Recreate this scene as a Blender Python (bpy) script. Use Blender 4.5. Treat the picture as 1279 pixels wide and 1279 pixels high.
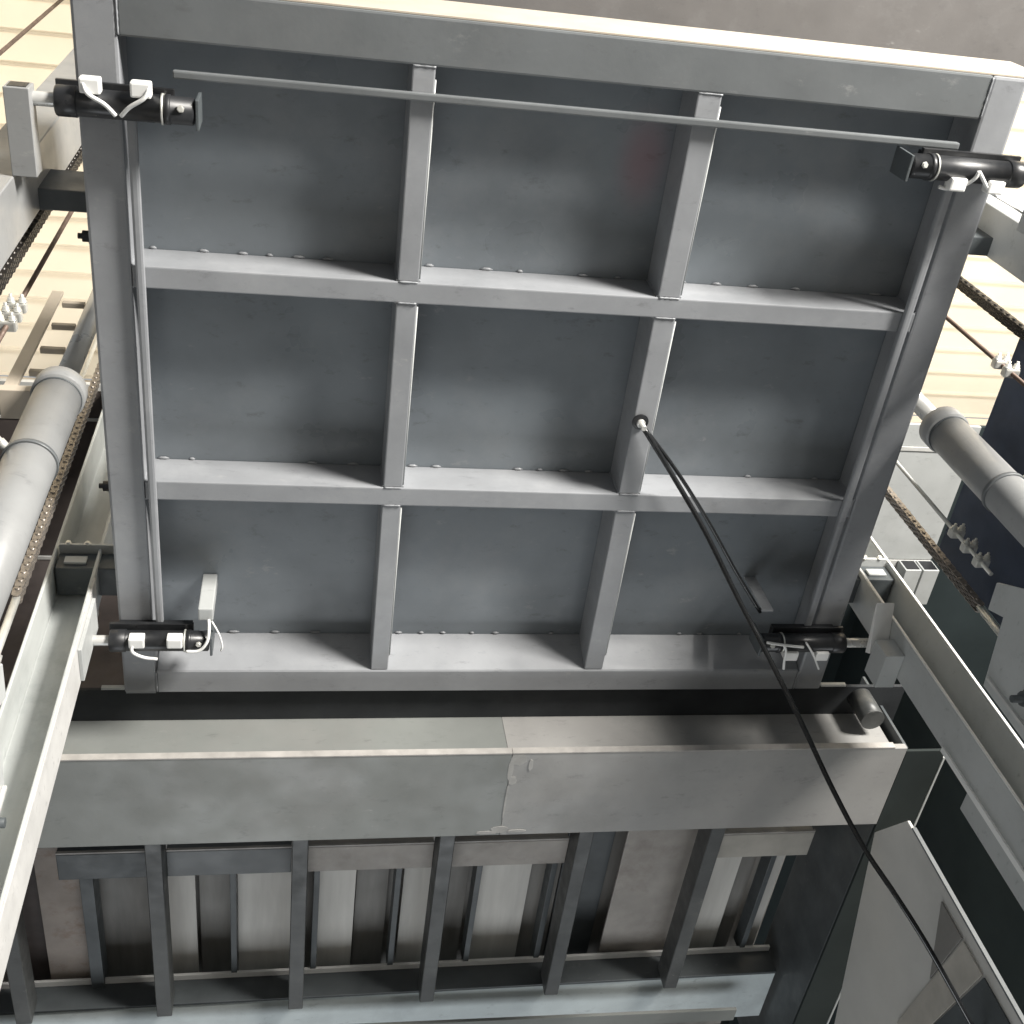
import bpy, bmesh, math, random
from mathutils import Vector, Matrix
random.seed(7)
S = bpy.context.scene
for o in list(bpy.data.objects): bpy.data.objects.remove(o, do_unlink=True)
COL = S.collection
H = 1.5                                   # eye height of the camera above the floor

# ------------------------------------------------------------------ camera
cam_d = bpy.data.cameras.new('camera'); cam = bpy.data.objects.new('camera', cam_d); COL.objects.link(cam)
S.camera = cam
yaw, pitch, roll, F = math.radians(19.313), math.radians(56.161), math.radians(-14.8245), 1414.72/1279
fw = Vector((math.sin(yaw)*math.cos(pitch), math.cos(yaw)*math.cos(pitch), math.sin(pitch)))
rt = Vector((math.cos(yaw), -math.sin(yaw), 0)); up = rt.cross(fw)
r2 = math.cos(roll)*rt + math.sin(roll)*up; u2 = -math.sin(roll)*rt + math.cos(roll)*up
m = Matrix((r2, u2, -fw)).transposed().to_4x4(); m.translation = (0, 0, H)
cam.matrix_world = m
cam_d.sensor_width = 36; cam_d.lens = 36*F; cam_d.clip_start = .02; cam_d.clip_end = 200

# ------------------------------------------------------------------ light
w = bpy.data.worlds.new('World'); S.world = w; w.use_nodes = True
bg = w.node_tree.nodes['Background']; bg.inputs[0].default_value = (.86, .93, 1, 1); bg.inputs[1].default_value = .42
def area(name, loc, target, size, power, col):
    l = bpy.data.lights.new(name, 'AREA'); l.shape = 'RECTANGLE'; l.size, l.size_y = size; l.energy = power; l.color = col
    o = bpy.data.objects.new(name, l); COL.objects.link(o); o.location = loc
    o.rotation_euler = (Vector(target)-Vector(loc)).to_track_quat('-Z', 'Y').to_euler()
    return o
area('door_light', (5.2, -4.5, 2.7), (.5, 1.8, 4.5), (2.3, 1.8), 1950, (1, .96, .9))
area('far_fill_light', (.4, 6.4, 1.0), (.6, 2.6, 4.4), (4.2, 2.4), 105, (.93, .97, 1))  # added fill lamp, unseen, brightens the landing's underside
area('roof_daylight', (0, -.5, 8.1), (0, -.5, 0), (15, 6.6), 590, (1, .95, .86))
S.view_settings.view_transform = 'Standard'; S.view_settings.look = 'None'
S.view_settings.exposure = 0; S.view_settings.gamma = 1
S.render.resolution_x = S.render.resolution_y = 1024

# ------------------------------------------------------------------ materials
MATS = {}
def mat(name, col, rough=.5, metal=0, var=.12, scale=6, bump=.02, spec=.5, stain=None, stain_amt=.0, stain_scale=2.5, translucent=0, streak=None, scuff=0):
    if name in MATS: return MATS[name]
    M = bpy.data.materials.new(name); M.use_nodes = True; nt = M.node_tree; N = nt.nodes; L = nt.links
    b = N['Principled BSDF']
    tc = N.new('ShaderNodeTexCoord'); geo = N.new('ShaderNodeNewGeometry')
    mp = N.new('ShaderNodeMapping'); L.new(geo.outputs['Position'], mp.inputs[0])
    if streak: mp.inputs['Scale'].default_value = streak
    n1 = N.new('ShaderNodeTexNoise'); n1.inputs['Scale'].default_value = scale; n1.inputs['Detail'].default_value = 6; n1.inputs['Roughness'].default_value = .6
    L.new(mp.outputs[0], n1.inputs['Vector'])
    r = N.new('ShaderNodeMapRange'); r.inputs[1].default_value = .3; r.inputs[2].default_value = .7
    r.inputs[3].default_value = 1-var; r.inputs[4].default_value = 1+var; L.new(n1.outputs['Fac'], r.inputs[0])
    mul = N.new('ShaderNodeVectorMath'); mul.operation = 'SCALE'; mul.inputs[0].default_value = col
    L.new(r.outputs[0], mul.inputs['Scale']); out = mul.outputs[0]
    if stain:
        n2 = N.new('ShaderNodeTexNoise'); n2.inputs['Scale'].default_value = stain_scale; n2.inputs['Detail'].default_value = 9; n2.inputs['Roughness'].default_value = .7
        L.new(geo.outputs['Position'], n2.inputs['Vector'])
        r2_ = N.new('ShaderNodeMapRange'); r2_.inputs[1].default_value = .52; r2_.inputs[2].default_value = .72; r2_.inputs[4].default_value = stain_amt
        L.new(n2.outputs['Fac'], r2_.inputs[0])
        mx = N.new('ShaderNodeMix'); mx.data_type = 'RGBA'; L.new(r2_.outputs[0], mx.inputs[0]); L.new(out, mx.inputs[6]); mx.inputs[7].default_value = (*stain, 1)
        out = mx.outputs[2]
    if scuff:
        n6 = N.new('ShaderNodeTexNoise'); n6.inputs['Scale'].default_value = 22; n6.inputs['Detail'].default_value = 8; n6.inputs['Roughness'].default_value = .75
        mq = N.new('ShaderNodeMapping'); mq.inputs['Scale'].default_value = (.5, 1, 1.6); mq.inputs['Rotation'].default_value = (.3, .2, .5); L.new(geo.outputs['Position'], mq.inputs[0]); L.new(mq.outputs[0], n6.inputs['Vector'])
        n7 = N.new('ShaderNodeTexNoise'); n7.inputs['Scale'].default_value = 1.9; L.new(geo.outputs['Position'], n7.inputs['Vector'])
        ra = N.new('ShaderNodeMapRange'); ra.inputs[1].default_value = .6; ra.inputs[2].default_value = .72; ra.inputs[4].default_value = scuff; L.new(n6.outputs['Fac'], ra.inputs[0])
        rb = N.new('ShaderNodeMapRange'); rb.inputs[1].default_value = .45; rb.inputs[2].default_value = .65; L.new(n7.outputs['Fac'], rb.inputs[0])
        mm = N.new('ShaderNodeMath'); mm.operation = 'MULTIPLY'; L.new(ra.outputs[0], mm.inputs[0]); L.new(rb.outputs[0], mm.inputs[1])
        mx = N.new('ShaderNodeMix'); mx.data_type = 'RGBA'; L.new(mm.outputs[0], mx.inputs[0]); L.new(out, mx.inputs[6]); mx.inputs[7].default_value = (.5, .49, .47, 1); out = mx.outputs[2]
        rc = N.new('ShaderNodeMapRange'); rc.inputs[1].default_value = .42; rc.inputs[2].default_value = .3; rc.inputs[4].default_value = scuff; L.new(n6.outputs['Fac'], rc.inputs[0])
        mx = N.new('ShaderNodeMix'); mx.data_type = 'RGBA'; L.new(rc.outputs[0], mx.inputs[0]); L.new(out, mx.inputs[6]); mx.inputs[7].default_value = (.06, .06, .06, 1); out = mx.outputs[2]
    L.new(out, b.inputs['Base Color'])
    rr = N.new('ShaderNodeMapRange'); rr.inputs[1].default_value = .3; rr.inputs[2].default_value = .7; rr.inputs[3].default_value = max(.05, rough-.1); rr.inputs[4].default_value = min(1, rough+.12)
    n3 = N.new('ShaderNodeTexNoise'); n3.inputs['Scale'].default_value = scale*2.3; n3.inputs['Detail'].default_value = 4; L.new(geo.outputs['Position'], n3.inputs['Vector'])
    L.new(n3.outputs['Fac'], rr.inputs[0]); L.new(rr.outputs[0], b.inputs['Roughness'])
    b.inputs['Metallic'].default_value = metal; b.inputs['Specular IOR Level'].default_value = spec
    if bump:
        n4 = N.new('ShaderNodeTexNoise'); n4.inputs['Scale'].default_value = 60; n4.inputs['Detail'].default_value = 3; L.new(geo.outputs['Position'], n4.inputs['Vector'])
        n5 = N.new('ShaderNodeTexNoise'); n5.inputs['Scale'].default_value = 3.5; n5.inputs['Detail'].default_value = 1; L.new(geo.outputs['Position'], n5.inputs['Vector'])
        ad = N.new('ShaderNodeMath'); ad.operation = 'MULTIPLY_ADD'; L.new(n5.outputs['Fac'], ad.inputs[0]); ad.inputs[1].default_value = 6; L.new(n4.outputs['Fac'], ad.inputs[2])
        bp = N.new('ShaderNodeBump'); bp.inputs['Strength'].default_value = 1; bp.inputs['Distance'].default_value = bump*.012
        L.new(ad.outputs[0], bp.inputs['Height']); L.new(bp.outputs[0], b.inputs['Normal'])
    if translucent:
        t = N.new('ShaderNodeBsdfTranslucent'); L.new(out, t.inputs[0]); ms = N.new('ShaderNodeMixShader'); ms.inputs[0].default_value = translucent
        L.new(b.outputs[0], ms.inputs[1]); L.new(t.outputs[0], ms.inputs[2]); L.new(ms.outputs[0], N['Material Output'].inputs[0])
    MATS[name] = M; return M
PAINT = mat('grey_steel_paint', (.27, .28, .295), .42, var=.1, scale=5, stain=(.36, .365, .37), stain_amt=.35, scuff=0.3)
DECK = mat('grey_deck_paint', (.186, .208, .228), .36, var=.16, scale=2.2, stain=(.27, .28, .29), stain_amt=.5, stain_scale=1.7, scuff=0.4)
PALE = mat('pale_grey_paint', (.46, .475, .47), .45, var=.08, scale=4, stain=(.3, .31, .3), stain_amt=.4, scuff=0.3)
RAMG = mat('ram_grey_paint', (.27, .275, .275), .38, var=.08, scale=4, stain=(.2, .2, .2), stain_amt=.4, scuff=0.3)
DARKP = mat('dull_and_shaded_grey', (.135, .145, .15), .48, var=.12, scale=3, stain=(.18, .185, .185), stain_amt=.4, scuff=0.3)
LIP = mat('worn_lip_paint', (.36, .345, .325), .5, var=.2, scale=12, bump=.01)
RAILM = mat('rail_steel', (.5, .52, .51), .38, var=.15, scale=3, stain=(.16, .19, .19), stain_amt=.55, streak=(3, 3, .5))
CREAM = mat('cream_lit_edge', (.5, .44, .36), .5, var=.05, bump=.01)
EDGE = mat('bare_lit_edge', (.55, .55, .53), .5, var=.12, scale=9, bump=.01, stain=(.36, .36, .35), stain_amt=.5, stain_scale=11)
BLACK = mat('black_enamel', (.017, .018, .02), .36, var=.4, stain=(.05, .05, .05), stain_amt=.5, stain_scale=14, bump=.006)
DARK = mat('dark_grey_steel', (.075, .085, .09), .45, var=.2, scuff=0.3)
NAVY = mat('navy_grey_steel', (.045, .058, .088), .7, spec=.12, var=.2)
BROWN = mat('brown_primer', (.075, .062, .058), .6, var=.25)
WHITE = mat('white_plastic', (.8, .8, .78), .4, var=.05, bump=.005)
STEEL = mat('bright_steel', (.6, .6, .58), .3, metal=.35, var=.1, bump=.004)
GALV = mat('galvanised_steel', (.66, .66, .62), .35, metal=.5, var=.2)
CHAINM = mat('chain_steel', (.3, .27, .24), .4, metal=.7, var=.3, scale=30)
OILY = mat('oily_chain', (.06, .055, .05), .35, metal=.6, var=.3, scale=30)
def red_reflection(M, c, rad):                # a soft red reflection painted into the deck plate's colour
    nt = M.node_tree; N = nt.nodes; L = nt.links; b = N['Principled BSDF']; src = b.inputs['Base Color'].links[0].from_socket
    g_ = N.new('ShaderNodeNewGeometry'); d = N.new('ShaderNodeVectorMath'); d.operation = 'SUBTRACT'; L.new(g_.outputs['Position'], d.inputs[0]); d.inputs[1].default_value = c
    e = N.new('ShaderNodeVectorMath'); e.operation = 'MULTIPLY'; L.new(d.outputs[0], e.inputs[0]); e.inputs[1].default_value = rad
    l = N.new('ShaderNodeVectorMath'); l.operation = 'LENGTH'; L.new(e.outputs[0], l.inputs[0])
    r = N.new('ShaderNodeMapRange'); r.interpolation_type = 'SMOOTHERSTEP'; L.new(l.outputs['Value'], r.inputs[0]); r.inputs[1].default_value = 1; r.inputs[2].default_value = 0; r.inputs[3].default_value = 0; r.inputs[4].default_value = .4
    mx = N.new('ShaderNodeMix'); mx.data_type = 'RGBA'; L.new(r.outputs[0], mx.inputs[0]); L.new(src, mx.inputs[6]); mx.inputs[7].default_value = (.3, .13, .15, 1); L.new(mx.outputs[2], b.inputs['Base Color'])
red_reflection(DECK, (.93, .80, 3.14+H), (9, 5, 1))
RUST = mat('rusty_rod', (.13, .09, .07), .6, metal=.3, var=.3, scale=20)
RUBBER = mat('black_rubber', (.014, .015, .016), .24, var=.2, bump=.006)
BEAMG = mat('weathered_beam_paint', (.2, .21, .2), .45, var=.1, scale=3, stain=(.225, .22, .21), stain_amt=.5, stain_scale=1.3, scuff=0.3)
BEAMP = mat('pale_beam_paint', (.3, .295, .285), .45, var=.1, scale=3, stain=(.19, .2, .195), stain_amt=.7, stain_scale=1.1, scuff=0.3)
LINER = mat('pale_liner', (.58, .575, .56), .45, var=.1, scale=8, scuff=0.35)
JOIST = mat('joist_paint', (.07, .074, .074), .45, var=.2, stain=(.15, .15, .145), stain_amt=.5, stain_scale=4, scuff=0.4)
SMEAR = mat('filler', (.37, .365, .35), .6, var=.2, scale=14)
TANP = mat('pale_tan_steel', (.42, .40, .36), .6, var=.15, scale=7)
TAN = mat('tan_weathered_steel', (.36, .335, .31), .6, var=.15, scale=7, stain=(.2, .17, .15), stain_amt=.5, stain_scale=5)
RUSTY = mat('rust_spotted_plate', (.3, .26, .23), .65, var=.2, scale=5, stain=(.2, .12, .08), stain_amt=.85, stain_scale=9)
SHEETP = mat('pale_sheet_paint', (.56, .555, .53), .5, var=.08, scale=2, stain=(.42, .42, .4), stain_amt=.5, stain_scale=1.2)
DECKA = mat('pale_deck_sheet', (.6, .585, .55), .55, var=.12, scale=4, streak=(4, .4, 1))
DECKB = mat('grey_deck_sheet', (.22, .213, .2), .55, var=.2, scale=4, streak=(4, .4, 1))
BLUEP = mat('pale_blue_paint', (.62, .68, .69), .4, var=.08, stain=(.36, .39, .4), stain_amt=.5, scuff=0.3)
ROOFM = mat('cream_roof_sheet', (.92, .865, .765), .6, var=.04, scale=1.5, translucent=.75, bump=0)
CONC = mat('concrete', (.1, .098, .094), .8, var=.2, scale=2)
OVER = mat('grey_brown_board', (.13, .123, .118), .55, var=.12, scale=2.5, stain=(.2, .195, .19), stain_amt=.5, stain_scale=3, scuff=0.3)
NEUT = mat('shaded_gap_steel', (.035, .038, .041), .7, spec=.2, var=.2)
SLATE = mat('slate_wall', (.032, .042, .044), .8, spec=.1, var=.25, scale=1.2)
WALLM = mat('dark_wall', (.03, .036, .035), .8, spec=.1, var=.2, scale=1.5)
REDP = mat('dark_red_paint', (.1, .02, .02), .5)

# ------------------------------------------------------------------ builders
class T:                                  # a thing: an Empty at its base; coordinates below are camera-relative (z=0 at eye height)
    def __init__(s, name, label, cat, base, group=None):
        s.base = Vector((base[0], base[1], base[2]+H))
        s.o = bpy.data.objects.new(name, None); COL.objects.link(s.o); s.o.location = s.base; s.o.empty_display_size = .1
        s.o['label'] = label; s.o['category'] = cat
        if group: s.o['group'] = group
def link(name, me, M, parent, loc=None, label=None):
    o = bpy.data.objects.new(name, me); COL.objects.link(o)
    if M and not me.materials: me.materials.append(M)
    if isinstance(parent, T): o.parent = parent.o
    elif parent is not None: o.parent = parent
    if loc is not None: o.location = loc
    if label: o['label'] = label
    return o
def root_of(p):
    if isinstance(p, T): return p.base
    return Vector(p['_b']) if p is not None else Vector((0, 0, 0))
def finish(name, bm, M, parent, smooth=False, label=None):
    b = root_of(parent)
    bmesh.ops.translate(bm, verts=bm.verts, vec=Vector((0, 0, H))-b)
    bmesh.ops.recalc_face_normals(bm, faces=bm.faces)
    me = bpy.data.meshes.new(name); bm.to_mesh(me); bm.free()
    if smooth: me.shade_smooth()
    o = link(name, me, M, parent, label=label)
    o['_b'] = list(b); return o
def bm_box(bm, x0, x1, y0, y1, z0, z1, bev=0):
    r = bmesh.ops.create_cube(bm, size=1, matrix=Matrix.Translation(((x0+x1)/2, (y0+y1)/2, (z0+z1)/2)) @ Matrix.Diagonal((abs(x1-x0), abs(y1-y0), abs(z1-z0), 1)))
    if bev:
        es = {e for v in r['verts'] for e in v.link_edges}
        bmesh.ops.bevel(bm, geom=list(es), offset=bev, segments=2, affect='EDGES', profile=.6)
def box(name, M, parent, x0, x1, y0, y1, z0, z1, bev=.003, label=None):
    bm = bmesh.new(); bm_box(bm, x0, x1, y0, y1, z0, z1, bev); return finish(name, bm, M, parent, label=label)
def bm_prism(bm, poly, axis, a0, a1):
    def v3(p, a): return {'x': (a, p[0], p[1]), 'y': (p[0], a, p[1]), 'z': (p[0], p[1], a)}[axis]
    A = [bm.verts.new(v3(p, a0)) for p in poly]; B = [bm.verts.new(v3(p, a1)) for p in poly]
    bm.faces.new(A); bm.faces.new(B[::-1]); n = len(poly)
    for i in range(n): bm.faces.new((A[i], B[i], B[(i+1) % n], A[(i+1) % n]))
def prism(name, M, parent, poly, axis, a0, a1, bev=.002, label=None):
    bm = bmesh.new(); bm_prism(bm, poly, axis, a0, a1)
    if bev: bmesh.ops.bevel(bm, geom=list(bm.edges), offset=bev, segments=1, affect='EDGES')
    return finish(name, bm, M, parent, label=label)
def bm_sweep(bm, pts, rad, seg=12, caps=True):
    pts = [Vector(p) for p in pts]; n = len(pts); rings = []; prev = None
    for i, p in enumerate(pts):
        t = (pts[min(i+1, n-1)]-pts[max(i-1, 0)]).normalized()
        if prev is None: prev = t.orthogonal().normalized()
        prev = (prev - t*prev.dot(t)).normalized(); q = t.cross(prev)
        r = rad[i] if isinstance(rad, (list, tuple)) else rad
        rings.append([bm.verts.new(p + r*(math.cos(a)*prev + math.sin(a)*q)) for a in [2*math.pi*k/seg for k in range(seg)]])
    for a, b in zip(rings, rings[1:]):
        for k in range(seg):
            f = bm.faces.new((a[k], a[(k+1) % seg], b[(k+1) % seg], b[k])); f.smooth = True
    if caps: bm.faces.new(rings[0]); bm.faces.new(rings[-1][::-1])
def sweep(name, M, parent, pts, rad, seg=12, label=None):
    bm = bmesh.new(); bm_sweep(bm, pts, rad, seg); return finish(name, bm, M, parent, label=label)
def lathe(name, M, parent, p0, d, prof, seg=32, label=None):   # prof: (along, radius)
    d = Vector(d).normalized(); bm = bmesh.new(); p0 = Vector(p0); u = d.orthogonal().normalized(); v = d.cross(u); rings = []
    for a, r in prof: rings.append([bm.verts.new(p0+d*a+r*(math.cos(t)*u+math.sin(t)*v)) for t in [2*math.pi*k/seg for k in range(seg)]])
    for i, (A, B) in enumerate(zip(rings, rings[1:])):
        sm = abs(prof[i][0]-prof[i+1][0]) > abs(prof[i][1]-prof[i+1][1])
        for k in range(seg):
            f = bm.faces.new((A[k], A[(k+1) % seg], B[(k+1) % seg], B[k])); f.smooth = sm
    bm.faces.new(rings[0]); bm.faces.new(rings[-1][::-1])
    return finish(name, bm, M, parent, label=label)
def smooth_path(P, n=8):
    P = [Vector(p) for p in P]; out = []
    Q = [2*P[0]-P[1]] + P + [2*P[-1]-P[-2]]
    for i in range(1, len(Q)-2):
        a, b, c, d = Q[i-1:i+3]
        for k in range(n):
            t = k/n; out.append(.5*((2*b)+(c-a)*t+(2*a-5*b+4*c-d)*t*t+(3*b-a-3*c+d)*t**3))
    return out+[P[-1]]
def structure(o): o['kind'] = 'structure'; return o
def hexbolt(name, M, parent, p, d, r=.012, h=.012, stud=.0):
    prof = [(0, r*1.35), (.003, r*1.35), (.003, r), (h, r)] + ([(h, r*.5), (h+stud, r*.5)] if stud else [])
    return lathe(name, M, parent, p, d, prof, seg=6 if not stud else 8)

# ------------------------------------------------------------------ setting: floor, back wall, roof
structure(box('floor', CONC, None, -14, 14, -14, 12, -1.7, -1.5, 0))
structure(box('side_wall', WALLM, None, 5.4, 5.5, 1.2, 7, -1.5, 6, 0))
structure(box('back_wall', WALLM, None, -9, 9, 7, 7.2, -1.5, 6.0, 0))
roof = structure(box('roof', CREAM, None, -8, 8, 3.0, 3.1, 5.93, 6.02, .004))      # end purlin; the sheets are its children
bm = bmesh.new(); pr = [(-.075, .0), (.052, .0), (.058, -.018), (.07, -.018), (.075, 0), (.075, .006), (-.075, .006)]
bm_prism(bm, pr, 'x', -8, 8); bmesh.ops.recalc_face_normals(bm, faces=bm.faces)
me = bpy.data.meshes.new('roof_sheet'); bm.to_mesh(me); bm.free(); me.materials.append(ROOFM)
for i in range(46): link('roof_sheet', me, None, roof, (0, 2.92-.1503*i, 6.03+H))

# ------------------------------------------------------------------ the lift platform overhead
XL, XR, YN, YF, ZB, ZP = -.56, 1.926, .462, 2.652, 3.0, 3.14
P = T('lift_platform', 'grey steel lift platform overhead, its ribbed underside a grid of nine bays', 'lift platform', ((XL+XR)/2, (YN+YF)/2, ZB))
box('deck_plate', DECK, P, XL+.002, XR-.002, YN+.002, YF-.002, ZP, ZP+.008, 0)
nb = box('near_beam', DARKP, P, XL+.105, XR-.105, YN, .578, ZB, ZP-.001, .006)  # darker colour than the other beams stands in for shade here
box('edge_strip', CREAM, P, XL, XR+.08, YN-.006, YN-.0005, ZB+.006, 3.245, .001, label='cream lit edge strip along the near side')  # cream colour carries the bright daylight on the platform's near face
for x0, x1 in ((XL, XL+.104), (XR-.104, XR)): box('side_beam', PAINT, P, x0, x1, YN, 2.648, ZB-.001, ZP-.001, .008)
prism('far_beam', PAINT, P, [(2.556, ZB), (2.65, ZB), (2.65, ZP-.001), (2.50, ZP-.001)], 'x', XL+.106, XR-.106, .004)
box('end_cap', PAINT, P, XL+.004, XL+.1, 2.6485, 2.656, ZB+.004, ZP-.01, .001)
xi0, xi1 = XL+.104, XR-.104
RA, RB = (1.152, 1.214), (1.822, 1.886)
RX = ((.252, .311), (1.006, 1.073))
for y0, y1 in (RA, RB): box('cross_rib', PAINT, P, xi0+.001, xi1-.001, y0, y1, ZB+.001, ZP-.001, .004)
for x0, x1 in RX:
    for y0, y1 in ((.579, RA[0]-.001), (RA[1]+.001, RB[0]-.001), (RB[1]+.001, 2.548)):
        if y1 > 2.5:
            prism('long_rib', PAINT, P, [(y0, ZB+.003), (y1+.006, ZB+.003), (2.505, ZP-.001), (y0, ZP-.001)], 'x', x0, x1, .003)
        else: box('long_rib', PAINT, P, x0, x1, y0, y1, ZB+.003, ZP-.001, .004)
for yy in (RA[0], RB[0], 2.50):                           # welds along the plate
    bm = bmesh.new()
    for (a, b) in ((xi0, RX[0][0]), (RX[0][1], RX[1][0]), (RX[1][1], xi1)):
        x = a+.04
        while x < b-.03:
            if random.random() < .75:
                L_ = random.uniform(.008, .02); bm_sweep(bm, [(x-L_, yy-.002, ZP-.002), (x-L_*.4, yy-.004, ZP-.004), (x+L_*.4, yy-.004, ZP-.004), (x+L_, yy-.002, ZP-.002)], [.0015, .0045, .0045, .0015], 6)
            x += random.uniform(.07, .17)
    o = finish('weld_tacks', bm, PAINT, P); o['kind'] = 'stuff'
bm = bmesh.new()
for x in (RX[0][1], RX[1][1]):
    for y0, y1 in ((.6, RA[0]), (RA[1], RB[0]), (RB[1], 2.5)): bm_sweep(bm, [(x+.001, y0+.01, ZB+.006), (x+.001, y1-.01, ZB+.006)], .0028, 6)
o = finish('lit_edge_lines', bm, PALE, P); o['kind'] = 'stuff'  # pale lines paint the highlight along the ribs' lit right edges
bm = bmesh.new()
def bead(p, q, r=.004):
    p, q = Vector(p), Vector(q); n = max(3, int((q-p).length/.007)); bm_sweep(bm, [p.lerp(q, k/n) for k in range(n+1)], [r*random.uniform(.7, 1.25) for k in range(n+1)], 6)
for x0, x1 in RX:
    for yy, sg in ((RA[0], -1), (RA[1], 1), (RB[0], -1), (RB[1], 1)):
        bead((x0+.003, yy, ZB+.002), (x1-.003, yy, ZB+.002), .003)
        for xx in (x0, x1): bead((xx, yy+sg*.002, ZB+.006), (xx, yy+sg*.002, ZP-.004))
    bead((x0, .579, ZB+.003), (x1, .579, ZB+.003), .003)
for yy in (RA[0], RA[1], RB[0], RB[1]):
    for xx in (xi0, xi1): bead((xx, yy, ZB+.004), (xx, yy, ZP-.004))
for xx in (XL+.105, XR-.105): bead((xx, YN+.004, ZB), (xx, .574, ZB), .003); bead((xx, 2.56, ZB), (xx, 2.645, ZB), .003)
o = finish('weld_fillets', bm, PAINT, P); o['kind'] = 'stuff'
# conduits that link the locks
box('conduit', DARKP, P, -.33, 1.775, .641, .660, 2.98, 2.9995, .004)
for x in (-.444, 1.776): box('conduit', PAINT, P, x, x+.024, .70, 2.34, 2.977, 2.9995, .007)
for y in (1.09, 1.86): hexbolt('bolt', BLACK, P, (XL+.001, y, 3.03), (-1, 0, 0), .016, .02, .012)
# guide shoes
for s, xr0, xr1, xp in ((-1, -.78, -.66, XL), (1, 2.07, 2.19, XR)):
    g = box('guide_shoe', DARK, P, *sorted((xr0 if s < 0 else xr1, xp+s*.001)), 2.268, 2.378, 3.175, 3.262, .004)
    xm = (xr0+xr1)/2
    box('slider', PALE, g, xm-.035, xm+.035, 2.258, 2.267, 3.195, 3.232, .002)
    box('shoe_plate', PALE, g, *sorted((xr0 if s < 0 else xr1, xp+s*.002)), 2.236, 2.385, 3.2635, 3.275, .002)
    prism('gusset', DARK, g, [(xp+s*.003, 3.276), (xr0 if s < 0 else xr1, 3.276), (xp+s*.003, 3.42)], 'y', 2.31, 2.322, .001)
    for k in (0, 1): hexbolt('bolt', GALV, g, (xm+.03*s*(1-2*k), 2.236, 3.269), (0, -1, 0), .008, .01)
    n_ = box('guide_shoe', DARK, P, *sorted((xp+s*.001, xp+s*.155)), 1.0 if s < 0 else .94, 1.058 if s < 0 else .998, 3.12, 3.30, .004)
# locking cylinders
def lock(xin, xout, y, zc, inward_tab, flip, lab):
    """locking cylinder lying along X; xin is its inner end, xout its outer end"""
    s = 1 if xout > xin else -1; Ln = abs(xout-xin); r = .036
    b = lathe('locking_cylinder', BLACK, P, (xin, y, zc), (s, 0, 0), [(0, r*.8), (.004, r*.92), (.055, r*.92), (.057, r), (.068, r), (.07, r*.93), (Ln-.05, r*.93), (Ln-.048, r*1.02), (Ln-.004, r*1.02), (Ln, r*.95)], 28, label=lab)
    box('mounting_plate', BLACK, b, *sorted((xin+s*.05, xout+s*.005)), y-.042, y+.03, zc+.031, zc+.043, .002)
    box('saddle_block', BLACK, b, *sorted((xin+s*.055, xout-s*.02)), y-.03, y+.03, zc+.0435, ZB-.0008, .002)
    lathe('rod', STEEL, b, (xout, y, zc), (s, 0, 0), [(0, .015), (.005, .017), (.10, .017), (.104, .014)], 16)
    lathe('end_ring', GALV, b, (xin+s*.072, y, zc), (s, 0, 0), [(0, r*.97), (0, r*1.03), (.005, r*1.03), (.005, r*.97)], 28)
    box('end_bracket', DARK, b, *sorted((xin-s*.012, xin-s*.004)), y-.034, y+.038, zc-.03, ZB-.001, .002)
    hexbolt('bolt', GALV, b, (xin+s*.03, y-.012, zc-r*.9), (0, -.25, -1), .007, .008)
    q = flip; sy = .03 if y > 2 else 0
    xs = (xout-s*.085, xout-s*.20)
    for k, x in enumerate(xs):
        box('position_sensor', WHITE, b, x-.024, x+.024, y-.066+sy if q < 0 else y+.014, y-.03+sy if q < 0 else y+.05, zc-.042, zc-.004, .005)
    return b, xs
def cable(b, pts, r=.0052): sweep('sensor_cable', WHITE, b, smooth_path(pts, 6), r, 8)
zc = 2.93
b, xs = lock(-.275, -.595, .722, zc, 0, -1, 'black locking cylinder at the near left corner with two white sensors')
xc = -.447
cable(b, [(xs[0]-.015, .668, zc-.038), (xs[0]-.004, .69, zc-.046), ((xs[0]+xc)/2, .712, zc-.042), (xc-.008, .738, zc-.036)])
cable(b, [(xs[1]+.02, .668, zc-.038), (xs[1]+.008, .69, zc-.046), ((xs[1]+xc)/2, .714, zc-.042), (xc+.004, .738, zc-.036)])
b, xs = lock(1.612, 1.955, .70, zc, 0, 1, 'black locking cylinder at the near right corner with looped white cables')
cable(b, [(1.80, .69, zc-.043), (1.795, .71, zc-.042), (1.775, .735, zc-.03), (1.74, .75, zc-.015), (1.715, .748, zc-.012)])
cable(b, [(1.80, .69, zc-.043), (1.815, .705, zc-.042), (1.845, .733, zc-.035), (1.875, .75, zc-.03)])
cable(b, [(1.865, .75, zc-.03), (1.93, .775, zc-.02), (1.99, .80, zc+.0), (2.06, .83, zc+.06)], .003)
b, xs = lock(-.275, -.578, 2.370, zc, 0, -1, 'black locking cylinder at the far left corner under a steel tab')
cable(b, [(xs[0]-.012, 2.355, zc-.036), (xs[0]-.012, 2.380, zc-.045), (xs[0]+.02, 2.410, zc-.035), (xs[0]+.06, 2.420, zc-.03)])
cable(b, [(xs[1]+.035, 2.380, zc-.042), (xs[1]+.075, 2.375, zc-.044), (xs[1]+.10, 2.345, zc-.036), (xs[1]+.105, 2.310, zc-.01), (xs[1]+.10, 2.295, zc+.03)])
cable(b, [(xs[1]+.11, 2.305, zc+.02), (xs[1]+.135, 2.335, zc-.01), (xs[1]+.145, 2.375, zc-.02), (xs[1]+.14, 2.395, zc-.02)], .003)
b, xs = lock(1.60, 1.91, 2.370, zc, 0, 1, 'shadowed black locking cylinder at the far right corner with branching cables')
cable(b, [(1.60, 2.335, zc-.044), (1.66, 2.345, zc-.044), (1.74, 2.355, zc-.044)], .005)
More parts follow.
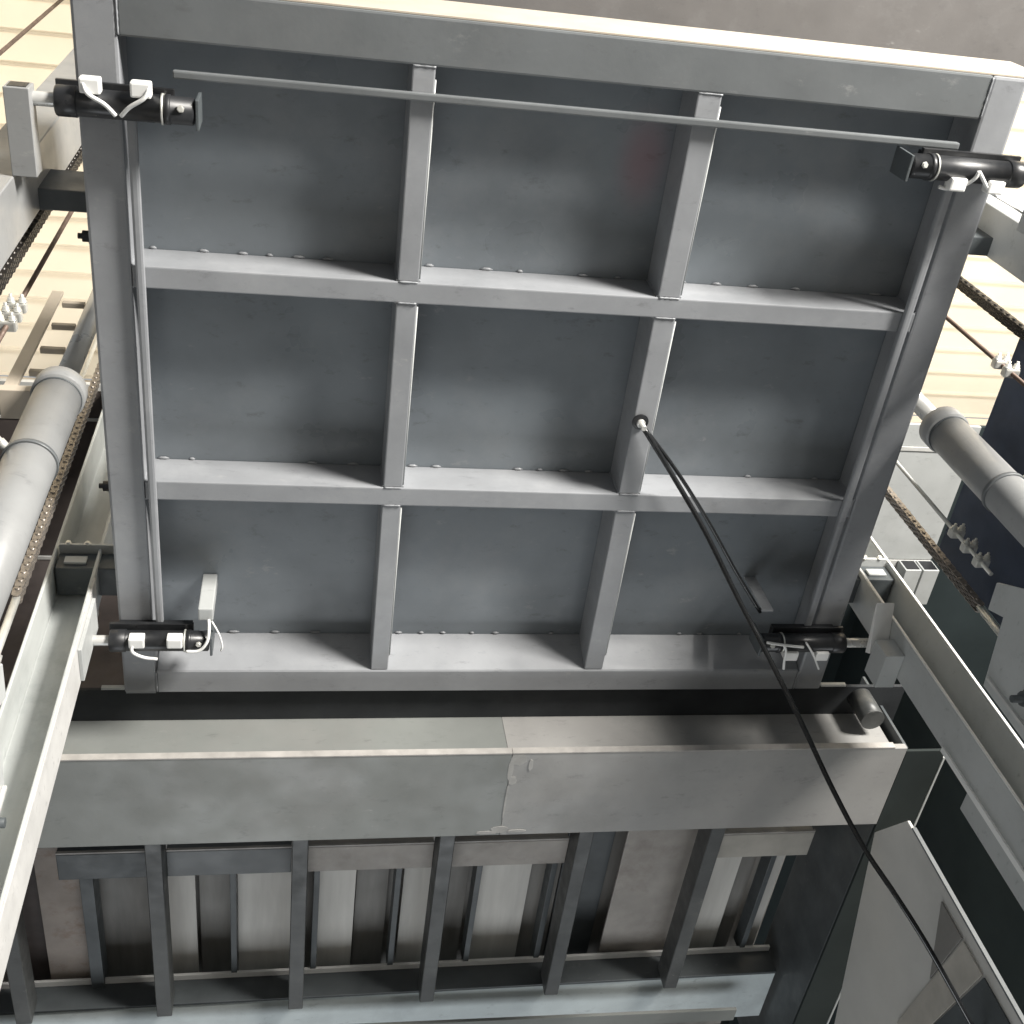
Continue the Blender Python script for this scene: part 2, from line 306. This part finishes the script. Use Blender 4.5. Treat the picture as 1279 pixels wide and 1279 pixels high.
cable(b, [(1.665, 2.345, zc-.044), (1.68, 2.375, zc-.045), (1.69, 2.425, zc-.035), (1.70, 2.465, zc-.03)], .005)
cable(b, [(1.745, 2.335, zc-.043), (1.79, 2.395, zc-.04), (1.84, 2.475, zc-.02)], .0035)
# upright tab and pads
box('bracket_tab', PALE, P, -.308, -.262, 2.255, 2.30, 2.945, ZP-.002, .004)
box('bracket_tab', PAINT, P, 1.575, 1.618, 2.235, 2.243, 2.94, ZP-.002, .002)
# ------------------------------------------------------------------ guide rails
def channel(name, M, parent, x0, x1, y0, y1, z0, z1, t=.01, open_near=True):
    if open_near: poly = [(x0, y0), (x0+t, y0), (x0+t, y1-t), (x1-t, y1-t), (x1-t, y0), (x1, y0), (x1, y1), (x0, y1)]
    else: poly = [(x0, y1), (x0+t, y1), (x0+t, y0+t), (x1-t, y0+t), (x1-t, y1), (x1, y1), (x1, y0), (x0, y0)]
    return prism(name, M, parent, poly, 'z', z0, z1, .0025)
ZF = -1.5
g = T('guide_rail', 'pale channel guide rail at lower left, dark stripe down its groove', 'guide rail', (-.72, 2.32, ZF), 'channel guide rails around the platform')
channel('channel', RAILM, g, -.795, -.645, 2.25, 2.40, ZF, 5.9)
box('flange_liner', LINER, g, -.6448, -.640, 2.252, 2.398, ZF, 3.10, .001)
box('striker_plate', PALE, g, -.6398, -.628, 2.27, 2.39, 2.76, 3.02, .002)
g = T('guide_rail', 'channel guide rail at lower right running down to the frame edge', 'guide rail', (2.13, 2.32, ZF), 'channel guide rails around the platform')
channel('channel', PALE, g, 2.055, 2.205, 2.25, 2.40, ZF, 5.9)
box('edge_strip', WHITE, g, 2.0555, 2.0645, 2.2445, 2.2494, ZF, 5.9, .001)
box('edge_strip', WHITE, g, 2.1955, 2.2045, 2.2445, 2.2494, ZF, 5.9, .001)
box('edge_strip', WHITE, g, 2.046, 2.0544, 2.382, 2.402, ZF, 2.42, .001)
box('backing_plate', PALE, g, 2.12, 2.20, 2.407, 2.56, ZF, 2.32, .003)
st = prism('striker_plate', WHITE, g, [(2.19, 2.93), (2.21, 2.93), (2.385, 2.895), (2.37, 2.87)], 'x', 1.985, 2.0545, .002)
box('striker_plate', PALE, g, 1.985, 2.054, 2.30, 2.44, 2.77, 2.862, .002)
g = T('guide_rail', 'grey guide rail at upper left with a square tube stub', 'guide rail', (-.76, .97, ZF), 'channel guide rails around the platform')
channel('channel', RAMG, g, -.82, -.70, .90, 1.06, ZF, 5.9, open_near=False)
prism('striker_tube', RAMG, g, [(-.703, 2.885), (-.645, 2.885), (-.645, 2.945), (-.703, 2.945)], 'y', .69, .899, .002)
box('tube_mouth', BLACK, g, -.695, -.653, .6885, .6902, 2.893, 2.937, 0)
g = T('guide_rail', 'grey guide rail at upper right passing behind the near right lock', 'guide rail', (2.13, .97, ZF), 'channel guide rails around the platform')
channel('channel', PALE, g, 2.066, 2.186, .86, 1.0, ZF, 5.9, open_near=False)
prism('striker_tube', PALE, g, [(2.01, 2.885), (2.068, 2.885), (2.068, 2.945), (2.01, 2.945)], 'y', .66, .859, .002)
# ------------------------------------------------------------------ rams, stands, chains, tie rods
def ram(x, y, lab, side, zb=2.44):
    t = T('hydraulic_ram', lab, 'hydraulic ram', (x, y, zb-.14), 'hydraulic rams beside the platform')
    R_ = .064
    lathe('barrel', RAMG, t, (x, y, zb), (0, 0, 1), [(0, R_*.6), (.01, R_), (2.94-zb, R_)], 40)
    lathe('gland', RAMG, t, (x, y, 2.941), (0, 0, 1), [(0, R_*1.02), (.004, R_*1.12), (.055, R_*1.12), (.062, R_), (.066, R_*.5)], 40)
    lathe('groove_ring', DARK, t, (x, y, 2.933), (0, 0, 1), [(0, R_*1.0), (0, R_*1.03), (.007, R_*1.03), (.007, R_)], 40)
    lathe('piston_rod', STEEL, t, (x, y, 3.008), (0, 0, 1), [(0, .030), (1.6, .030)], 28)
    lathe('clamp_band', DARKP, t, (x, y, 2.575), (0, 0, 1), [(0, R_), (0, R_*1.07), (.014, R_*1.07), (.014, R_)], 40)
    prism('lug', RAMG, t, [(y-.05, zb-.14), (y+.05, zb-.14), (y+.04, zb+.005), (y-.04, zb+.005)], 'x', x-.022, x+.018, .004)
    lathe('port_fitting', GALV, t, (x+side*.05, y-.03, 2.595), (side*.7, -1, 0), [(0, .012), (.03, .012), (.032, .009), (.045, .009)], 8)
    return t
ram(-.664, 1.526, 'grey hydraulic ram at left, chain running close beside it', -1, 1.95)
ram(2.03, 1.526, 'grey hydraulic ram at right in front of the navy plate', 1, 2.24)
for x0, x1, lab, xp, s, dz in ((-.652, -.640, 'pale plate stand carrying the left ram', -.64, 1, -.36), (2.0, 2.012, 'pale plate stand carrying the right ram', 2.0, -1, 0)):
    t = T('ram_stand', lab, 'ram stand', ((x0+x1)/2, 1.7, ZF), 'plate stands under the rams')
    prism('side_plate', PALE, t, [(1.44, ZF), (2.03, ZF), (2.03, 2.31+dz), (1.80, 2.345+dz), (1.83, 2.42+dz), (1.74, 2.43+dz), (1.62, 2.2+dz), (1.44, 2.16+dz)], 'x', x0, x1, .002)
    hexbolt('bolt', DARK, t, (xp, 1.92, 2.13+dz), (s, 0, 0), .022, .02, .03)
    lathe('pin', REDP, t, (xp, 1.60, 1.93+(.0 if dz else 0)), (s, 0, 0), [(0, .045), (.02, .045), (.022, .03), (.03, .03)], 20)
    box('stiffener', EDGE, t, *sorted((xp+s*.0005, xp+s*.010)), 1.985, 1.995, ZF, 2.30+dz, .001)
    box('anchor_bracket', PALE, t, *sorted((xp-s*.0125, xp-s*.16)), 1.86, 2.02, 2.24+dz, 2.262+dz, .002)
# link mesh: two outer plates, two inner plates and a pin
def link_mesh(M, pitch, wdt, name):
    bm = bmesh.new(); h = pitch*.5
    def plate(yc, zc_):
        pts = []
        for k in range(10):
            a = 2*math.pi*k/10; pts.append((math.cos(a)*wdt*.5, math.sin(a)*wdt*.5+(h if math.sin(a) > 0 else -h)+zc_))
        bm_prism(bm, pts, 'y', yc-.002, yc+.002)
    for yc in (-.013, 0, .013): plate(yc, 0)
    for yc in (-.0065, .0065): plate(yc, pitch)
    bm_sweep(bm, [(0, -.019, h), (0, .019, h)], wdt*.24, 8)
    bmesh.ops.recalc_face_normals(bm, faces=bm.faces)
    me = bpy.data.meshes.new(name); bm.to_mesh(me); bm.free(); me.materials.append(M); return me
LK = link_mesh(CHAINM, .019, .026, 'link'); LKO = link_mesh(OILY, .019, .026, 'link')
def chain(x, y, z0, z1, lab, me, anchor):
    t = T('leaf_chain', lab, 'chain', (x, y, z0), 'leaf chains beside the platform')
    if anchor:
        lathe('anchor_stud', GALV, t, (x, y, z0-.32), (0, 0, 1), [(0, .011), (.33, .011)], 12)
        for k in (-.30, -.26): lathe('nut', GALV, t, (x, y, z0+k), (0, 0, 1), [(0, .02), (.022, .02)], 6)
    n = int((z1-z0)/.038)
    for i in range(n): link('link', me, None, t, (0, 0, .02+i*.038))
chain(-.741, 1.949, 2.58, 4.1, 'leaf chain hanging beside the left ram', LK, True)
chain(2.107, 1.949, 2.58, 4.1, 'leaf chain hanging between the right ram and rail', LK, True)
chain(-.742, 1.141, 2.60, 4.4, 'dark oily chain along the upper left guide rail', LKO, False)
chain(2.104, 1.141, 2.60, 4.4, 'dark oily chain crossing the cream roof at right', LKO, False)
def tie(x, y, z0, z1, M, clamps, lab):
    t = T('tie_rod', lab, 'tie rod', (x, y, z0), 'thin tie rods beside the platform')
    sweep('rod', M, t, [(x, y, z0), (x, y, z1)], .007, 10)
    for z in clamps:
        c = box('clamp', GALV, t, x-.024, x+.024, y-.014, y+.014, z-.014, z+.014, .005)
        for sx in (-.014, .014): hexbolt('nut', GALV, c, (x+sx, y-.014, z), (0, -1, 0), .009, .012, .01)
tie(2.11, 1.27, 2.4, 5.9, RUST, (2.93, 2.87), 'rusty tie rod crossing the cream roof at right')
tie(2.11, 1.83, 2.60, 5.0, GALV, (2.83, 2.745, 2.665), 'bright tie rod with three clamps between right ram and chain')
tie(-.745, 1.27, 2.4, 5.9, RUST, (2.96, 2.90, 2.84), 'rusty tie rod with clamps against the cream roof at left')
tie(-.745, 1.83, 2.60, 5.0, GALV, (2.83, 2.75, 2.67), 'tie rod with bright clamps tucked behind the left chain')
tie(-1.02, .90, 2.0, 5.9, RUST, (), 'thin brown rod crossing the top left corner')
# cable ladder
t = T('cable_ladder', 'small cream ladder bracket above the left ram', 'ladder bracket', (-.80, 1.48, 2.98), None)
for x, y in ((-.81, 1.55), (-.70, 1.60)): box('upright', CREAM, t, x-.018, x+.018, y-.006, y+.006, 3.02, 3.75, .002)
for z in (3.18, 3.34, 3.52, 3.70): box('rung', CREAM, t, -.791, -.719, 1.565, 1.583, z, z+.02, .002)
box('foot', CREAM, t, -.83, -.69, 1.53, 1.62, 2.985, 3.018, .002)

# ------------------------------------------------------------------ landing beyond the platform
Lg = T('landing_frame', 'grey steel landing frame beyond the platform, joists and deck seen from below', 'landing frame', (.7, 3.5, 2.787))
for x0, x1, M in ((-1.25, .7395, BEAMG), (.7405, 2.22, BEAMP)):
    eb = box('edge_beam', M, Lg, x0, x1, 2.75, 3.15, 2.787, 2.812, .002)
    box('lip', LIP, eb, x0, min(x1, 2.17), 2.743, 2.7495, 2.786, 2.813, .001)
    box('web', M, eb, x0, min(x1, 2.2), 2.80, 2.812, 2.8125, 3.029, .001)
bm = bmesh.new()                                   # filler smears along the butt joint
for si, (cx, cy, rx, ry) in enumerate(((.765, 2.775, .034, .03), (.742, 2.82, .010, .07), (.755, 2.875, .016, .022), (.735, 3.12, .034, .018), (.69, 3.135, .045, .009), (.741, 2.98, .004, .09), (.81, 2.80, .009, .03), (.80, 3.13, .04, .008))):
    vs = []
    for k in range(18):
        a = 2*math.pi*k/18; q = random.uniform(.8, 1.0); vs.append((cx+rx*q*math.cos(a), max(2.752, min(3.148, cy+ry*q*math.sin(a)))))
    bm_prism(bm, vs, 'z', 2.7865-.0003*si, 2.7875+.0002*si)
finish('filler_smear', bm, SMEAR, Lg)['kind'] = 'stuff'
box('sill_plate', NEUT, Lg, -1.25, 2.3, 2.665, 2.96, 3.03, 3.045, .002)  # near-black colour carries the shade in the gap behind the platform
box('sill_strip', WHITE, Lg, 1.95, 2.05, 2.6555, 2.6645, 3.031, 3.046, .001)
box('sill_strip', PALE, Lg, -.64, -.565, 2.6555, 2.6645, 3.031, 3.046, .001)
for xc in (-.352, -.168, .011, .198, .383, .567):
    X = xc*2.95; j = prism('joist', JOIST, Lg, [(3.0, 2.95), (4.36, 2.95), (4.36, 3.06), (3.0, 3.06)], 'x', X-.03, X+.03, .003)
jx = [-.352*2.95, -.168*2.95, .011*2.95, .198*2.95, .383*2.95, .567*2.95]
for x0, x1, M in ((-.86, jx[1]-.031, DARK), (jx[1]+.031, jx[2]-.031, DARKP), (jx[2]+.031, jx[3]-.031, TAN), (jx[3]+.031, jx[4]-.031, TAN), (jx[5]+.031, 2.16, TANP)):
    cb = box('cross_beam', M, Lg, x0, x1, 3.483, 3.62, 3.045, 3.19, .003)
    box('lip', LIP, cb, x0, x1, 3.474, 3.4825, 3.046, 3.057, .001)
ca = box('cross_angle', DARK, Lg, -1.25, 2.2, 4.3605, 4.375, 3.007, 3.13, .002)
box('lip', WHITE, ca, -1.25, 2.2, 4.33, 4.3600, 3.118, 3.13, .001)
# deck sheets between the joists, each its own; pale and grey tones paint the corrugation's shading
z = 3.2
box('deck_underlay', DECKB, Lg, -1.25, 2.21, 2.97, 5.2, 3.30, 3.31, .002)
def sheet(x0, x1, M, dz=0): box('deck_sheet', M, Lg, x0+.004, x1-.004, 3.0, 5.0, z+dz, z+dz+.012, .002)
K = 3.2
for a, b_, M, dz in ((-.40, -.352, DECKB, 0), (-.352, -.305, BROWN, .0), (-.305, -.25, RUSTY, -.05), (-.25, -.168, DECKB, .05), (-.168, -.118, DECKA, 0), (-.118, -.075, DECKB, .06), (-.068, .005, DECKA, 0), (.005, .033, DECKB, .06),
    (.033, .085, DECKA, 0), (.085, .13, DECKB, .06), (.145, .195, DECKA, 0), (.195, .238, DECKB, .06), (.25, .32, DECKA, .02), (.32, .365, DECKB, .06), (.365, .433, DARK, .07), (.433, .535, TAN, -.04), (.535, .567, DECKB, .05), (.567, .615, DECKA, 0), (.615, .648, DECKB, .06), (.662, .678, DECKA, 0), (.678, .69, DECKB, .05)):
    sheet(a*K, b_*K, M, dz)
for xc in (-.072, .033, .138, .244, .345, .655): box('deck_rib', DARK, Lg, xc*3.15-.012, xc*3.15+.012, 3.2, 4.36, 3.12, 3.199, .002)
box('deck_rib', DARK, Lg, -.245*3.15-.03, -.245*3.15+.02, 3.2, 4.36, 3.10, 3.199, .002)
box('far_soffit', BLUEP, Lg, -1.25, 2.2, 4.376, 4.70, 3.012, 3.024, .002)
prism('far_beam', BEAMG, Lg, [(-1.25, 4.39), (2.0, 4.39+.08), (2.0, 4.55), (-1.25, 4.48)], 'z', 2.90, 2.915, .002)
sb = box('side_beam', DARK, Lg, 2.2205, 2.232, 2.76, 5.0, 2.8, 3.2, .002)
box('bottom_flange', WALLM, sb, 2.2215, 2.38, 2.765, 5.0, 2.787, 2.7995, .002)
box('lip', PALE, sb, 2.381, 2.389, 2.80, 5.0, 2.785, 2.802, .001)
lathe('corner_post', JOIST, Lg, (2.12, 2.715, 2.90), (0, 0, 1), [(0, .045), (.128, .045)], 24)
# side panel under the landing
t = T('side_panel', 'pale upright sheet panel at lower right under the landing', 'panel', (2.23, 3.7, ZF))
prism('sheet', SHEETP, t, [(2.97, ZF), (2.97, 2.64), (3.19, 2.782), (4.08, 2.56), (5.0, 2.33), (5.0, ZF)], 'x', 2.222, 2.234, .002)
prism('light_patch', TANP, t, [(3.02, 2.03), (3.02, 2.16), (3.62, 2.26), (3.62, 2.16)], 'x', 2.214, 2.2212, .001)  # pale patch of light on the panel, built as a thin sheet
prism('plate', DECKB, t, [(3.02, 2.17), (3.02, 2.32), (3.30, 2.215)], 'x', 2.2145, 2.2212, .001)  # dark patch beside the painted light, built as a thin sheet
prism('plate', DARK, t, [(3.02, 1.6), (3.02, 2.02), (3.5, 2.13), (3.5, 1.6)], 'x', 2.2145, 2.2212, .001)  # dark patch below the painted light, built as a thin sheet
box('edge_trim', DARKP, t, 2.2195, 2.2355, 2.961, 2.9695, ZF, 2.60, .001)

# ------------------------------------------------------------------ upper landing and walls behind
t = T('overhead_board', 'grey brown board overhead above the near edge of the platform', 'board', (1, -.6, 5.0))
box('board', OVER, t, -.9, 3.19, -2.0, .745, 5.0, 5.03, .002)
box('batten', PALE, t, -.9, 3.19, -2.0, -1.9, 4.95, 4.999, .002)
t = T('upper_landing', 'dark brown upper landing plates behind the left ram', 'landing', (-1.8, 2.7, 4.5))
box('plate', BROWN, t, -3.2, -.4, 2.30, 2.425, 4.5, 4.52, .002)
box('plate', BROWN, t, -3.2, -.4, 2.44, 3.145, 4.5, 4.52, .002)
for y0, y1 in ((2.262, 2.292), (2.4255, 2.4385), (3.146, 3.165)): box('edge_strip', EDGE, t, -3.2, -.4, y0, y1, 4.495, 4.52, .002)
box('apron', BROWN, t, -3.2, -.4, 3.17, 3.19, 3.3, 4.52, .002)
t = T('upper_landing', 'pale grey upper landing soffit behind the right ram', 'landing', (2.7, 2.7, 4.5))
box('plate', PALE, t, 1.9, 3.27, 2.29, 2.41, 4.5, 4.52, .002)
box('plate', PALE, t, 1.9, 3.27, 2.436, 3.08, 4.5, 4.52, .002)
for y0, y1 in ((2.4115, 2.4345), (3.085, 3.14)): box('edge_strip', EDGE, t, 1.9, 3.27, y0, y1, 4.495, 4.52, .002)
box('back_plate', SLATE, t, 1.9, 6.0, 2.32, 4.6, 4.56, 4.58, .002)
for x in (3.08, 3.18): 
    prism('tube_end', PALE, t, [(x, 4.40), (x+.09, 4.40), (x+.09, 4.492), (x, 4.492)], 'y', 3.08, 3.3, .002)
    box('tube_mouth', BLACK, t, x+.008, x+.082, 3.0785, 3.0800, 4.408, 4.484, 0)
t = T('column_panel', 'dark navy upright panel behind the right ram', 'panel', (2.26, 1.64, ZF))
box('sheet', NAVY, t, 2.25, 2.262, 1.235, 2.06, ZF, 3.08, .002)
box('stiffener', NAVY, t, 2.263, 2.31, 1.6, 1.65, ZF, 3.06, .002)
for nm, x0, x1, M, lab in (('shaft_wall', -2.2, -2.1, BROWN, 'dark brown side wall seen past the left rail'), ('shaft_wall', 3.0, 3.1, SLATE, 'dark slate side wall between right ram and rail')):
    o = box(nm, M, None, x0, x1, 3.2, 6.9, ZF, 5.6 if x0 > 0 else 4.39, .004); o['label'] = lab; o['category'] = 'wall'

# ------------------------------------------------------------------ hose
def at(px, py, z):
    """point at height z (above eye) seen at that direction of the room plan"""
    d = fw + (px-640)/1414.72*r2 - (py-640)/1414.72*u2; return d*(z/d.z)
t = T('hydraulic_hose', 'thin black hose drooping from the platform rib to the lower right', 'hose', (1.04, 1.60, 2.98))
zs = [2.985, 2.95, 2.88, 2.78, 2.66, 2.52, 2.38, 2.24, 2.12, 2.02, 1.90]
px = [(803, 533), (838, 590), (880, 662), (921, 745), (960, 820), (1000, 900), (1040, 985), (1080, 1060), (1120, 1120), (1162, 1187), (1225, 1300)]
sweep('hose', RUBBER, t, smooth_path([at(*p, z) for p, z in zip(px, zs)], 6), .0085, 12)
sweep('branch_hose', RUBBER, t, smooth_path([at(806, 536, 2.985), at(845, 588, 2.965), at(884, 650, 2.955), at(920, 715, 2.955), at(950, 765, 2.95)], 6), .0065, 10)
lathe('fitting', STEEL, t, at(800, 528, 2.998), at(806, 537, 2.96)-at(800, 528, 2.998), [(0, .014), (.012, .014), (.013, .009), (.035, .009)], 10)
lathe('grommet', BLACK, t, at(800, 527, 2.9995), (0, 0, -1), [(0, .026), (.004, .026), (.006, .018)], 20)
for o in bpy.data.objects:
    if '_b' in o: del o['_b']
